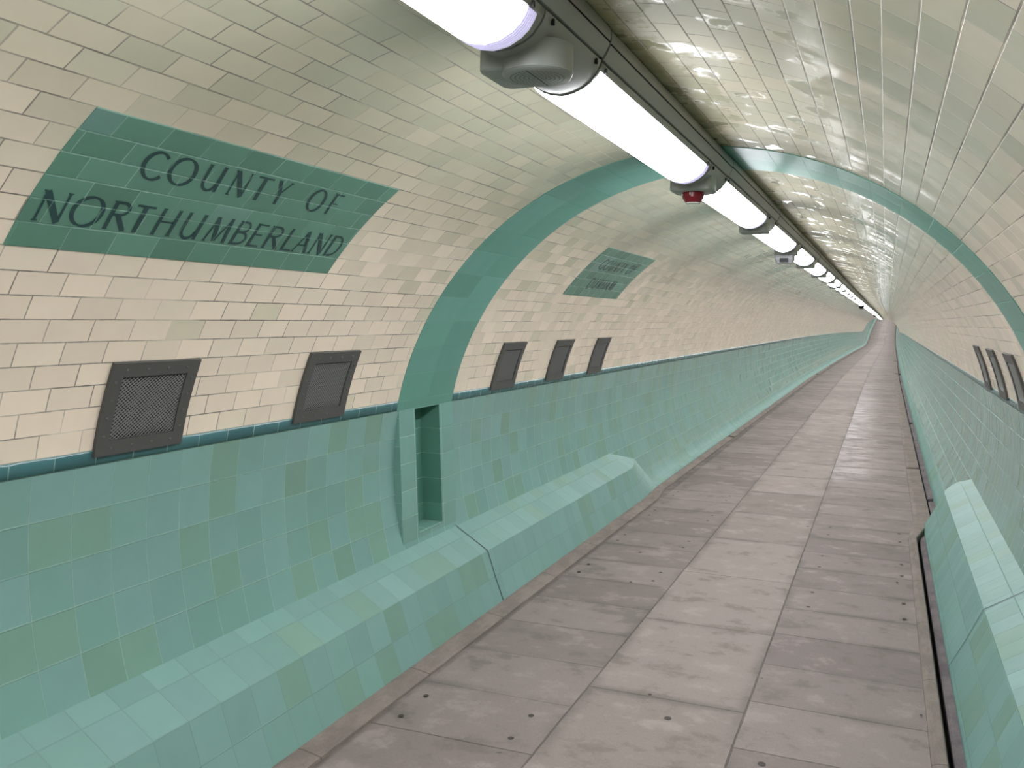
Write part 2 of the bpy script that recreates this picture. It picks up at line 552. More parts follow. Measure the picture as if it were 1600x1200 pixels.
def ledge_prof(side):
    def f(y):
        t = sm((y - 8.2) / .76)
        t2 = sm((y - 8.2) / .30)
        tf = sm((y - 8.3) / .66)
        c0 = 1.32 if side < 0 else 1.333
        cx, cz = c0 + (1.485 - c0) * t ** 1.4, -.592 + (-.612 + .592) * t
        bx, bz = 1.540 - .05 * t, -.455 - .15 * t
        fx, fz = (1.2155 + .035 * tf, -.88) if side < 0 else (1.195 + .135 * tf, -.90)
        L1 = .256; L2 = math.hypot(fx - cx, fz - cz)
        return [(side * bx, bz, L1), (side * (bx * .5 + cx * .5), bz * .5 + cz * .5, L1 / 2), (side * (cx + .004), cz + .003, .005),
                (side * cx, cz - .003, -.003), (side * (cx * .5 + fx * .5 + .004 * (1 - t)), (cz + fz) / 2, -L2 / 2), (side * fx, fz, -L2), (side * fx, fz - .16, -L2 - .16)]
    return f


for side, nm in ((-1, 'trim_4'), (1, 'trim_5')):
    ys = sorted(set([Y0] + [float(y) for y in range(-12, 8)] + [8.2, 8.28, 8.36, 8.44, 8.52, 8.6, 8.68, 8.76, 8.84, 8.9, 8.96]))
    o = loft(nm, ledge_prof(side), ys, M_ledge, smooth=False)
    tag(o, kind='structure')
    mb = MB()                              # movement joint sawn across the ledge
    a = ledge_prof(side)(4.9)
    P = [(x, 4.9, z + ZC) for x, z, _ in a]
    for p, q in zip(P[:5], P[1:6]):
        mb.add([(p[0] - side * .0022, 4.897, p[2] + .0018), (p[0] - side * .0022, 4.903, p[2] + .0018), (q[0] - side * .0022, 4.903, q[2] + .0018), (q[0] - side * .0022, 4.897, q[2] + .0018)], [(0, 1, 2, 3)])
    mb.build('movement_joint', M_gap, o)

# ------------------------------------------------------------------ floor, kerbs, slot drain
def fpts(y):
    c = [(-1.245, 0), (-.375, 0), (.335, 0), (1.10, 0)]
    if y < 8.0: xr = 1.10
    else: xr = 1.10 + .08 * min(1, (y - 8.0) / 1.0)
    return [(-1.245, -.905, -1.245), (-.375, -.90, -.375), (.335, -.90, .335), (xr, -.905, xr)]


tag(loft('floor', fpts, stations((8.0, 9.0)), None, mats=[M_pav_l, M_pav_m, M_pav_r], fmat=lambda j, y: j, smooth=False), kind='structure')


def kerb_l(y):
    t = sm((y - 8.45) / .5)
    d = -.055 * t; w = -.028 * t
    p = [(-1.105 + d, -.915), (-1.109 + d, -.893), (-1.150 + d, -.886), (-1.192 + d * .8, -.879), (-1.22 + w, -.880), (-1.25 + w, -.905)]
    return [(x, z, -i * .03) for i, (x, z) in enumerate(p)]


def kerb_r(y):
    t = sm((y - 7.75) / .75)
    di, do = .055 * t, .135 * t
    p = [(1.062 + di, -.92), (1.068 + di, -.897), (1.090 + di + .01 * t, -.888), (1.122 + do, -.886), (1.128 + do, -.892), (1.130 + do, -1.03)]
    return [(x, z, i * .03) for i, (x, z) in enumerate(p)]


def foot_r(y):
    t = sm((y - 7.9) / 1.0)
    a, b = 1.156 + .125 * t, 1.26 + .10 * t
    return [(a, -1.03, 0), (a, -.932, .03), (a + .008, -.925, .04), (b, -.915, .1)]


def slot_r(y):
    t = sm((y - 7.75) / .75)
    return [(1.125 + .13 * t, -1.0, 0), (1.17 + .13 * t, -1.0, .03)]


def seg(fn, name, mat, gaps, extra, a=Y0, b=Y1, parent=None):
    cuts = [a] + [g for gp in gaps for g in gp] + [b]
    out = []
    for i in range(0, len(cuts), 2):
        ys = stations(extra, cuts[i], cuts[i + 1])
        out.append(ys)
    vs, uvs, fs = [], [], []
    for ys in out:
        n0 = len(vs); n = len(fn(0.))
        for y in ys:
            dx, dz = off(y)
            for x, z, v in fn(y):
                vs.append((x + dx, y, z + dz + ZC)); uvs.append((y, v))
        for i in range(len(ys) - 1):
            for j in range(n - 1):
                q = n0 + i * n + j
                fs.append((q, q + n, q + n + 1, q + 1))
        fs.append(tuple(range(n0, n0 + n)))
        fs.append(tuple(range(n0 + (len(ys) - 1) * n, n0 + len(ys) * n)))
    return mesh_obj(name, vs, fs, mat, parent, uvs, False)


tag(seg(kerb_l, 'baseboard_left', M_kerb, [(13.40, 13.52), (31.0, 31.5), (38., 38.4)], (8.45, 8.6, 8.8, 8.95)), kind='structure')
kr = tag(seg(kerb_r, 'baseboard_right', M_kerb, [(11.45, 11.56), (33., 33.5), (45., 45.6)], (7.75, 8.0, 8.25, 8.5)), kind='structure')
tag(seg(foot_r, 'trim_6', M_foot, [(9.6, 9.75), (16.9, 17.2), (33., 34.)], (7.9, 8.2, 8.5, 8.9)), kind='structure')
tag(seg(slot_r, 'trim_7', M_slot, [], (7.75, 8.0, 8.25, 8.5)), kind='structure')

# bolt holes of the liftable paving slabs
def hole(x, y, r=.0125):
    mb = MB()
    n = 12
    z = -.8985 + ZC
    ring = [(x + r * math.cos(a * 2 * math.pi / n), y + r * 1.1 * math.sin(a * 2 * math.pi / n), z) for a in range(n)]
    low = [(x + .6 * r * math.cos(a * 2 * math.pi / n), y + .6 * r * math.sin(a * 2 * math.pi / n), z - .0008) for a in range(n)]
    mb.add(ring + low, [(i, (i + 1) % n, n + (i + 1) % n, n + i) for i in range(n)] + [tuple(range(n, 2 * n))])
    return mb


floor = bpy.data.objects['floor']
LY = [3.307, 3.535, 5.742, 5.956, 6.695, 6.905, 7.70, 7.925, 8.67, 8.89]
for y in LY:
    for x in (-1.014, -.506): hole(x, y).build('bolt_hole', M_bolt, floor)
RY = [5.602, 5.917, 6.565, 6.885, 7.598, 7.895]
for y in RY:
    for x in (.474, 1.003): hole(x, y).build('bolt_hole', M_bolt, floor)
for x, y, r in [(-.766, 6.416, .014), (-.632, 5.653, .01), (-.09, 3.959, .010), (.039, 3.748, .016), (.461, 3.498, .016), (.297, 7.845, .012), (.971, 6.389, .009), (1.046, 4.23, .007)]:
    hole(x, y, r).build('pit_mark', M_bolt, floor)

# dark drainage channel across the path far away, where the gradient turns
yd = 104.5
dx, dz = off(yd); dz2 = off(yd + .6)[1]
mb = MB()
mb.add([(-1.1 + dx, yd, -.895 + dz + ZC), (1.1 + dx, yd, -.895 + dz + ZC), (1.1 + dx, yd + .9, -.880 + dz2 + ZC), (-1.1 + dx, yd + .9, -.880 + dz2 + ZC),
        (-1.1 + dx, yd, -.94 + dz + ZC), (1.1 + dx, yd, -.94 + dz + ZC), (1.1 + dx, yd + .9, -.94 + dz2 + ZC), (-1.1 + dx, yd + .9, -.94 + dz2 + ZC)],
       [(0, 1, 2, 3), (4, 5, 1, 0), (5, 6, 2, 1), (6, 7, 3, 2), (7, 4, 0, 3)])
tag(mb.build('drainage_channel', M_vent), 'dark drainage channel across the path far down the tunnel where it starts to climb', 'drain')

# ------------------------------------------------------------------ name panels
def panel(name, y0, y1, s0, s1):
    mb = MB()
    n = 24
    r = R - .003
    P = lambda y, t, rr: (-rr * math.cos(t), y, rr * math.sin(t) + ZC)
    ts = [TH0 + (s0 + (s1 - s0) * i / n) * H / R for i in range(n + 1)]
    for a, b in zip(ts, ts[1:]):
        mb.add([P(y0, a, r), P(y1, a, r), P(y1, b, r), P(y0, b, r)], [(0, 1, 2, 3)], [(y0, vof(a)), (y1, vof(a)), (y1, vof(b)), (y0, vof(b))])
        for y in (y0, y1):
            mb.add([P(y, a, r), P(y, a, R), P(y, b, R), P(y, b, r)], [(0, 1, 2, 3)], [(y, vof(a))] * 2 + [(y, vof(b))] * 2)
    for t in (ts[0], ts[-1]):
        mb.add([P(y0, t, r), P(y1, t, r), P(y1, t, R), P(y0, t, R)], [(0, 1, 2, 3)], [(y0, vof(t)), (y1, vof(t)), (y1, vof(t)), (y0, vof(t))])
    return mb.build(name, M_sign)


def arc(cx, cy, rx, ry, a0, a1, n=20):
    return [(cx + rx * math.cos(math.radians(a0 + (a1 - a0) * i / n)), cy + ry * math.sin(math.radians(a0 + (a1 - a0) * i / n))) for i in range(n + 1)]


TK, TN = .145, .062
GL = {
    'C': [(arc(.56, .5, .50, .49, 42, 318, 30), 'p')],
    'O': [(arc(.5, .5, .45, .49, 0, 360, 40), 'p')],
    'U': [([(.12, .98), (.12, .36)] + arc(.45, .36, .33, .34, 180, 350, 16)[1:], .10), ([(.84, .98), (.84, .02)], TK * .85)],
    'N': [([(.12, .02), (.12, .96)], TN), ([(.12, .98), (.86, .01)], TK * 1.1), ([(.88, .04), (.88, .98)], TN)],
    'T': [([(.02, .95), (.98, .95)], .075), ([(.5, .95), (.5, .02)], TK)],
    'Y': [([(.10, .98), (.5, .46)], TK * .9), ([(.92, .98), (.5, .46)], TN), ([(.5, .48), (.5, .02)], TK * .85)],
    'F': [([(.16, .02), (.16, .98)], TK * .8), ([(.16, .955), (.95, .955)], .065), ([(.16, .52), (.8, .52)], .06)],
    'R': [([(.14, .02), (.14, .98)], TK * .8), ([(.14, .955), (.45, .955)] + arc(.45, .74, .35, .215, 90, -90, 14)[1:] + [(.14, .525)], .085), ([(.42, .53), (.94, .02)], TK)],
    'H': [([(.12, .02), (.12, .98)], TK * .75), ([(.88, .02), (.88, .98)], TK * .75), ([(.12, .51), (.88, .51)], .06)],
    'M': [([(.06, .02), (.20, .98)], TN), ([(.20, .98), (.50, .04)], TK), ([(.50, .04), (.82, .98)], TN), ([(.82, .98), (.94, .02)], TK * .85)],
    'B': [([(.14, .02), (.14, .98)], TK * .8), ([(.14, .955), (.42, .955)] + arc(.42, .745, .32, .21, 90, -90, 12)[1:] + [(.14, .535)], .08),
          ([(.14, .525), (.44, .525)] + arc(.44, .285, .40, .24, 90, -90, 12)[1:] + [(.14, .045)], .085)],
    'E': [([(.16, .02), (.16, .98)], TK * .8), ([(.16, .955), (.92, .955)], .065), ([(.16, .52), (.8, .52)], .06), ([(.16, .045), (.95, .045)], .065)],
    'L': [([(.16, .02), (.16, .98)], TK * .8), ([(.16, .045), (.95, .045)], .065)],
    'A': [([(.04, .02), (.47, .98)], TN), ([(.45, .98), (.94, .02)], TK), ([(.20, .34), (.78, .34)], .055)],
    'D': [([(.14, .02), (.14, .98)], TK * .8), ([(.14, .955), (.40, .955)] + arc(.40, .5, .52, .455, 90, -90, 18)[1:] + [(.14, .045)], .09)],
}
SERIF = {'U': [(.12, .98), (.84, .98), (.84, .02)], 'N': [(.12, .02), (.88, .98), (.08, .98)], 'T': [(.5, .02)], 'Y': [(.10, .98), (.92, .98), (.5, .02)], 'F': [(.16, .02), (.12, .98)],
         'R': [(.14, .02), (.94, .02), (.1, .98)], 'H': [(.12, .02), (.12, .98), (.88, .02), (.88, .98)], 'M': [(.06, .02), (.2, .98), (.82, .98), (.94, .02)], 'B': [(.12, .02), (.12, .98)],
         'E': [(.12, .02), (.12, .98)], 'L': [(.16, .98), (.12, .02)], 'A': [(.04, .02), (.94, .02)], 'D': [(.12, .02), (.12, .98)], 'C': [], 'O': []}


def letter(ch, y0, y1, s0, s1, slant, parent, k):
    mb = MB()
    hh = (s1 - s0) * H
    ww = y1 - y0
    r = R - .0042

    def P(a, b):                                  # a, b in metres inside the letter's box
        t = TH0 + (s0 * H + b) / R
        return (-r * math.cos(t), y0 + a + slant * (1 - b / hh), r * math.sin(t) + ZC)

    def ribbon(pts, th):
        pts = [(x * ww, y * hh) for x, y in pts]
        L, Rr, uvd = [], [], {}
        for i, p in enumerate(pts):
            q0 = pts[max(0, i - 1)]; q1 = pts[min(len(pts) - 1, i + 1)]
            dx_, dy_ = q1[0] - q0[0], q1[1] - q0[1]
            if pts[0] == pts[-1] and i in (0, len(pts) - 1):
                dx_, dy_ = pts[1][0] - pts[-2][0], pts[1][1] - pts[-2][1]
            n = math.hypot(dx_, dy_) or 1
            if th == 'p':
                a = math.atan2(dy_, dx_)
                w = hh * (.066 + .088 * abs(math.sin(a - math.radians(-12))))
            else:
                w = th * hh * 1.12
            nx, ny = -dy_ / n * w / 2, dx_ / n * w / 2
            for q_, (ex, ey) in ((L, (nx, ny)), (Rr, (-nx, -ny))):
                pt_ = P(p[0] + ex, p[1] + ey)
                q_.append(pt_); uvd[pt_] = (pt_[1], s0 * H + p[1] + ey)
        n = len(pts)
        mb.add(L + Rr, [(i, i + 1, n + i + 1, n + i) for i in range(n - 1)], [uvd[q_] for q_ in L + Rr])
    for pts, th in GL[ch]:
        ribbon(pts, th)
    for x, y in SERIF[ch]:
        e = .085 * hh / ww
        yy = min(.985, max(.015, y))
        ribbon([(x - e, yy), (x + e, yy)], .032)
        s = 1 if y < .5 else -1
        ribbon([(x - e * .6, yy + s * .02), (x + e * .6, yy + s * .02)], .04)
    o = mb.build('letter_' + ch.lower(), M_ink, parent)
    return o


def text(parent, items, s0, s1, slant):
    for k, (ch, a, b) in enumerate(items):
        letter(ch, a, b, s0, s1, slant, parent, k)


pn = panel('name_panel', 1.671, 3.134, 9, 15)
tag(pn, 'large dark green tiled panel lettered COUNTY OF NORTHUMBERLAND on the curved cream wall', 'sign')
text(pn, [('C', 1.910, 1.995), ('O', 2.010, 2.115), ('U', 2.146, 2.232), ('N', 2.268, 2.352), ('T', 2.372, 2.453), ('Y', 2.478, 2.552), ('O', 2.677, 2.768), ('F', 2.806, 2.864)], 12.56, 13.86, .026)
text(pn, [('N', 1.698, 1.790), ('O', 1.803, 1.909), ('R', 1.926, 2.006), ('T', 2.008, 2.082), ('H', 2.108, 2.190), ('U', 2.214, 2.306), ('M', 2.332, 2.436), ('B', 2.456, 2.540), ('E', 2.546, 2.612), ('R', 2.626, 2.714),
          ('L', 2.735, 2.800), ('A', 2.806, 2.892), ('N', 2.906, 2.996), ('D', 3.008, 3.096)], 10.10, 11.40, .008)
pd = panel('name_panel', 6.035, 7.400, 9, 15)
tag(pd, 'smaller-looking distant green tiled panel lettered COUNTY OF DURHAM beyond the green arch', 'sign')
text(pd, [('C', 6.26, 6.352), ('O', 6.368, 6.475), ('U', 6.505, 6.59), ('N', 6.62, 6.705), ('T', 6.72, 6.80), ('Y', 6.82, 6.90), ('O', 6.98, 7.075), ('F', 7.105, 7.165)], 12.36, 13.62, .01)
text(pd, [('D', 6.385, 6.48), ('U', 6.505, 6.59), ('R', 6.62, 6.70), ('H', 6.72, 6.80), ('A', 6.815, 6.905), ('M', 6.925, 7.035)], 9.95, 11.22, .01)

# ------------------------------------------------------------------ niche under the arch
NY = (4.262, 4.915)
def npx(z):                                # flat facing, a chord of the curved wall
    z0, z1 = .2995, -.455
    return -1.5705 + (z0 - z) / (z0 - z1) * (1.5705 - 1.5385)


def niche():
    root = empty('wall_niche', (-1.55, (NY[0] + NY[1]) / 2, ZC - .455))
    T = root.location
    def L(x, y, z): return (x - T[0], y - T[1], z + ZC - T[2])
    mb = MB()
    zt, zb = .3000, -.50
    nt, nb = .293, -.41
    def q(y0, y1, z0, z1):
        mb.add([L(npx(z0), y0, z0), L(npx(z0), y1, z0), L(npx(z1), y1, z1), L(npx(z1), y0, z1)], [(0, 1, 2, 3)],
               [(y0, z0 * 1.04 + (-.0526 - zt * 1.04)), (y1, z0 * 1.04 + (-.0526 - zt * 1.04)), (y1, z1 * 1.04 + (-.0526 - zt * 1.04)), (y0, z1 * 1.04 + (-.0526 - zt * 1.04))])
    q(NY[0], NICHE[0], zb, zt); q(NICHE[1], NY[1], zb, zt); q(NICHE[0], NICHE[1], nt, zt); q(NICHE[0], NICHE[1], zb, nb)
    n = 20
    for y in NY:
        for i in range(n):
            a, b = zb + (zt - zb) * i / n, zb + (zt - zb) * (i + 1) / n
            ca_, cb_ = -math.sqrt(R * R - a * a) - .004, -math.sqrt(R * R - b * b) - .004
            mb.add([L(npx(a), y, a), L(ca_, y, a), L(cb_, y, b), L(npx(b), y, b)], [(0, 1, 2, 3)], [(npx(a), a), (ca_, a), (cb_, b), (npx(b), b)])
    mb.build('facing', M_niche, root)
    d = .125
    mb = MB()
    A, B = NICHE
    vv = lambda z: z * 1.04 + (-.0526 - zt * 1.04)
    mb.add([L(npx(nb) - d, A, nb), L(npx(nb) - d, B, nb), L(npx(nt) - d, B, nt), L(npx(nt) - d, A, nt)], [(0, 1, 2, 3)], [(A, vv(nb)), (B, vv(nb)), (B, vv(nt)), (A, vv(nt))])
    for y in (A, B):
        mb.add([L(npx(nb), y, nb), L(npx(nb) - d, y, nb), L(npx(nt) - d, y, nt), L(npx(nt), y, nt)], [(0, 1, 2, 3)], [(A + .02, vv(nb)), (A + .02 + d, vv(nb)), (A + .02 + d, vv(nt)), (A + .02, vv(nt))])
    mb.add([L(npx(nt), A, nt), L(npx(nt), B, nt), L(npx(nt) - d, B, nt), L(npx(nt) - d, A, nt)], [(0, 1, 2, 3)], [(A, .01), (B, .01), (B, .1), (A, .1)])
    mb.build('recess', M_recess, root)
    mb = MB()
    mb.box(npx(nb) - d - T[0], npx(nb) + .002 - T[0], A + .001 - T[1], B - .001 - T[1], nb - .002 + ZC - T[2], nb + .012 + ZC - T[2])
    bevel(mb.build('sill', M_niche, root), .003)
    tag(root, 'tall narrow green tiled niche with flat surround below the green arch', 'niche')


niche()

# ------------------------------------------------------------------ ventilation grilles
VW, VT0, VT1 = .400, math.radians(11.9), math.radians(23.75)
VB = .052


def vent_build(y0):
    """left wall; local origin on the lining at the grille's bottom edge"""
    root = empty('ventilation_grille')
    bx, bz = -R * math.cos(VT0), R * math.sin(VT0)
    def P(y, t, h):                       # h = height off the lining
        r = R - h
        return (-r * math.cos(t) - bx, y, r * math.sin(t) - bz)
    n = 10
    bt = VB / R
    mb = MB()
    def slab(ya, yb, ta, tb, h0, h1, m=n):
        for i in range(m):
            a, b = ta + (tb - ta) * i / m, ta + (tb - ta) * (i + 1) / m
            mb.add([P(ya, a, h1), P(yb, a, h1), P(yb, b, h1), P(ya, b, h1)], [(0, 1, 2, 3)])
            for y in (ya, yb):
                mb.add([P(y, a, h0), P(y, a, h1), P(y, b, h1), P(y, b, h0)], [(0, 1, 2, 3)])
        for t in (ta, tb):
            mb.add([P(ya, t, h0), P(yb, t, h0), P(yb, t, h1), P(ya, t, h1)], [(0, 1, 2, 3)])
    slab(0, VB, VT0, VT1, 0, .013); slab(VW - VB, VW, VT0, VT1, 0, .013)
    slab(VB, VW - VB, VT0, VT0 + bt, 0, .013, 2); slab(VB, VW - VB, VT1 - bt, VT1, 0, .013, 2)
    mb.build('frame', M_vent, root)
    mb = MB()
    m = 8
    for i in range(m):
        a, b = VT0 + bt + (VT1 - VT0 - 2 * bt) * i / m, VT0 + bt + (VT1 - VT0 - 2 * bt) * (i + 1) / m
        mb.add([P(VB, a, .0025), P(VW - VB, a, .0025), P(VW - VB, b, .0025), P(VB, b, .0025)], [(0, 1, 2, 3)])
    mb.build('duct_opening', M_black, root)
    # expanded metal: diagonal strands crossing both ways
    mb = MB()
    w, hgt = VW - 2 * VB, (VT1 - VT0 - 2 * bt) * R
    px, pz, sw = .0174, .0137, .0037
    slope = pz / px
    def strand(c, sgn, hh):
        # z = sgn*slope*(y) + c, clipped to the opening
        ya, yb = 0., w
        za, zb = c, c + sgn * slope * w
        pts = []
        lo, hi = 0., hgt
        t0, t1 = 0., 1.
        dz_ = zb - za
        if abs(dz_) > 1e-9:
            ta, tb = (lo - za) / dz_, (hi - za) / dz_
            if ta > tb: ta, tb = tb, ta
            t0, t1 = max(t0, ta), min(t1, tb)
        if t1 - t0 < .01: return
        k = max(2, int((t1 - t0) * 7))
        ang = math.atan(slope)
        off_z = sw / 2 / math.cos(ang)
        vs = []
        for i in range(k + 1):
            t = t0 + (t1 - t0) * i / k
            y = ya + (yb - ya) * t; z = za + dz_ * t
            for s_ in (-1, 1):
                zz = min(hgt, max(0, z + s_ * off_z))
                vs.append(P(VB + y, VT0 + bt + zz / R, hh + (.0012 if s_ < 0 else -.0012)))
        mb.add(vs, [(2 * i, 2 * i + 1, 2 * i + 3, 2 * i + 2) for i in range(k)])
    nst = int((hgt + slope * w) / pz) + 1
    for i in range(nst + 1):
        strand(-slope * w + i * pz, 1, .0072)
        strand(i * pz, -1, .0078)
    mb.build('mesh_screen', M_mesh, root)
    def screw(y, t):
        s = MB()
        k = 10
        c0 = [P(y + .0062 * math.cos(a * 2 * math.pi / k), t + .0062 / R * math.sin(a * 2 * math.pi / k), .0125) for a in range(k)]
        c1 = [P(y + .0042 * math.cos(a * 2 * math.pi / k), t + .0042 / R * math.sin(a * 2 * math.pi / k), .0165) for a in range(k)]
        s.add(c0 + c1, [(i, (i + 1) % k, k + (i + 1) % k, k + i) for i in range(k)] + [tuple(range(k, 2 * k))])
        s.build('screw', M_screw, root)
    for i in range(4):
        yy = .062 + (VW - .124) * i / 3
        screw(yy, VT0 + .026 / R); screw(yy, VT1 - .026 / R)
        tt = VT0 + .07 / R + (VT1 - VT0 - .14 / R) * i / 3
        screw(.026, tt); screw(VW - .026, tt)
    root.location = (bx, y0, bz + ZC)
    return root


def copy_thing(o, skip_names=()):
    c = o.copy(); COL.objects.link(c)
    for ch in list(o.children):
        if ch.name.split('.')[0] in skip_names: continue
        d = ch.copy(); COL.objects.link(d); d.parent = c
        for g in ch.children:
            e = g.copy(); COL.objects.link(e); e.parent = d
    return c


VG = 'ventilation grilles along the cream wall'
v0 = vent_build(2.211)
tag(v0, 'square dark steel ventilation grille nearest the viewer, below the northern name panel', 'vent', VG)
v0['label'] = 'largest dark steel mesh vent, on the left wall below the big lettered panel'
VL = [(3.298, 'dark steel mesh vent on the left wall between the largest vent and the green arch'),
      (5.455, 'dark steel mesh vent on the left wall just beyond the green arch'),
      (6.497, 'dark mesh vent on the left wall below the COUNTY OF DURHAM panel, middle of three'),
      (7.545, 'farthest dark mesh vent on the left wall, right-hand of three past the arch')]
for y, lab in VL:
    c = copy_thing(v0, () if y < 4 else ('screw',))
    c.location = (v0.location[0], y, v0.location[2]); c['label'] = lab
VRR = [(5.43, 'nearest vent of three on the right wall, cut by the right edge of the photo'),
       (6.375, 'middle vent of the three narrow-looking dark vents on the right wall'),
       (7.34, 'farthest and smallest of the three dark vents on the right wall')]
for y, lab in VRR:
    c = copy_thing(v0, ('screw',))
    c.rotation_euler = (0, 0, math.pi)
    c.location = (-v0.location[0], y + VW, v0.location[2]); c['label'] = lab

# ------------------------------------------------------------------ continuous row of ceiling lights
CX = -.012
UL = 2.113
J0 = .293                                   # near joint of the first light in view
# outline of the fitting seen along the tunnel (x offset from its middle, z)
HALF_LOW = [(.112, 1.500), (.107, 1.486), (.098, 1.470), (.081, 1.449), (.058, 1.434), (.030, 1.4235), (0, 1.419)]
HALF_UP = [(.104, 1.599), (.126, 1.594), (.137, 1.580), (.138, 1.560), (.133, 1.538), (.124, 1.520), (.1150, 1.507)]
HALF_LENS = [(.1035, 1.481), (.099, 1.468), (.085, 1.447), (.066, 1.431), (.036, 1.4155), (0, 1.4095)]


def full(h): return h + [(-x, z) for x, z in reversed(h[:-1])]


def tube(mb, prof, y0, y1, caps=True, shrink=0.):
    n = len(prof)
    cz = 1.52
    vs = []
    for y in (y0, y1):
        for x, z in prof: vs.append((x * (1 - shrink), y, cz + (z - cz) * (1 - shrink)))
    fs = [(j, j + 1, n + j + 1, n + j) for j in range(n - 1)]
    if caps: fs += [tuple(range(n)), tuple(reversed(range(n, 2 * n)))]
    mb.add(vs, fs)


def rrect(hx, hy, r, n=6, cx=0., cy=0.):
    pts = []
    for sx, sy, a in ((1, 1, 0), (-1, 1, 90), (-1, -1, 180), (1, -1, 270)):
        for i in range(n + 1):
            t = math.radians(a + 90 * i / n)
            pts.append((cx + sx * (hx - r) + r * math.cos(t), cy + sy * (hy - r) + r * math.sin(t)))
    return pts


PODY = 1.845


def light_unit(detailed=True):
    """local: origin at the near joint, under the crown, z measured from the axis"""
    root = empty('ceiling_light') if detailed else None
    g = .003
    a = MB()
    up_ = HALF_UP
    ring = [(x, z) for x, z in up_] + [(.104, 1.506)]
    tube(a, [(x, z) for x, z in ring] + [(-x, z) for x, z in reversed(ring)], g, UL - g)
    low = full(HALF_LOW)
    b = MB()
    # tray: side strips that hold the lens, then the closed end cover
    strip = [(.112, 1.500), (.107, 1.486), (.1045, 1.4815), (.090, 1.4815), (.090, 1.500)]
    for s in (1, -1):
        tube(b, [(s * x, z) for x, z in strip + strip[:1]], g, 1.675)
    tube(b, low, g, .018); tube(b, low, 1.648, 1.676)
    c = MB(); tube(c, low, 1.682, UL - g)
    lens = full(HALF_LENS)
    l = MB(); tube(l, lens, .021, 1.592)
    le = MB(); tube(le, lens, 1.593, 1.645)
    for q_ in (1.603, 1.613, 1.623, 1.633): tube(le, [(x * 1.012, z - .001) for x, z in lens], q_, q_ + .004)
    core = MB()
    tube(core, full([(.1, 1.59), (.128, 1.572), (.118, 1.52), (.104, 1.49), (.08, 1.455), (.04, 1.432), (0, 1.426)]), -.01, .012, shrink=0.)
    core.box(-.105, .105, 0.004, UL - .004, 1.498, 1.506)
    tube(core, full([(.105, 1.495), (.098, 1.476), (.078, 1.452), (.04, 1.428), (0, 1.4225)]), 1.670, 1.69)
    hl = MB()                               # fine line along the trunking
    for s in (1, -1): hl.box(s * .1355 - .003, s * .1355 + .003, g, UL - g, 1.5445, 1.5465)
    pod = MB()
    sq = rrect(.094, .094, .03, cy=PODY)
    pod.prism(sq, 1.398, 1.404, bot_scale=.95, cx=0, cy=PODY)
    pod.prism(sq, 1.404, 1.475, cx=0, cy=PODY)
    clips = []                              # small clips across the long joint
    for y in (.045, 1.60, 1.73, UL - .045):
        cl = MB()
        x0 = .1135
        cl.box(x0 - .006, x0 + .001, y - .004, y + .004, 1.480, 1.494)
        clips.append(cl)
    if detailed:
        bevel(a.build('trunking', M_hsg, root), .0015, 2, 50)
        b.build('lens_frame', M_hsg, root, smooth=False)
        e = bevel(c.build('end_cover', M_hsg, root), .002, 2, 50)
        l.build('diffuser', M_lens, root, smooth=True)
        le.build('diffuser_end', M_lend, root, smooth=True)
        core.build('joint_gasket', M_gap, root)
        hl.build('trunking_groove', M_gap, root)
        bevel(pod.build('bracket', M_pod, root), .002, 2, 50)
        for cl in clips: cl.build('clip', M_gap, root)
        return root
    mb = MB()
    for k, m_ in enumerate((a, b, c, pod, l, le, core)):
        mb.cm = 0 if k < 4 else k - 3
        mb.add(m_.v, m_.f)
    return mb.build('ceiling_light', None, mats=[M_hsg, M_lens, M_lend, M_gap])


LG = 'continuous row of tube lights along the crown'
near = light_unit(True)
far = light_unit(False)
tilts = {}
NEAR_LAB = {0: 'foremost glowing ceiling light in the top of the photo, ending at the round speaker',
            1: 'long glowing ceiling light between the speaker and the red beacon',
            2: 'glowing ceiling light just beyond the red beacon',
            3: 'glowing ceiling light with the small pale camera under its far end',
            4: 'fifth glowing ceiling light from the top edge, directly behind the small pale camera',
            5: 'sixth glowing ceiling light of the row, second one past the pale camera',
            6: 'seventh glowing ceiling light of the row, third one past the pale camera',
            7: 'eighth glowing ceiling light of the row, fourth one past the pale camera'}
first_n = first_f = True
KMAX = int((146 - J0) / UL)
for k in range(-6, KMAX):
    y = J0 + UL * k
    det = -1 <= k <= 15
    if det:
        if first_n: o = near; first_n = False
        else: o = copy_thing(near, () if k < 8 else ('clip', 'trunking_groove'))
    else:
        if first_f: o = far; first_f = False
        else:
            o = far.copy(); COL.objects.link(o)
    dx, dz = off(y); dx2, dz2 = off(y + UL)
    o.location = (CX + dx, y, ZC + dz - (.004 if k % 2 else 0.))
    o.rotation_euler = (math.atan2(dz2 - dz, UL), 0, -math.atan2(dx2 - dx, UL))
    lab = NEAR_LAB.get(k)
    if lab is None:
        lab = 'tube light of the continuous row overhead, before the first one in view' if k < 0 else \
              ('glowing tube light in the foreshortened middle stretch of the row' if k <= 15 else 'tiny glowing tube light in the far stretch of the row towards the vanishing point')
    tag(o, lab, 'ceiling light', LG)

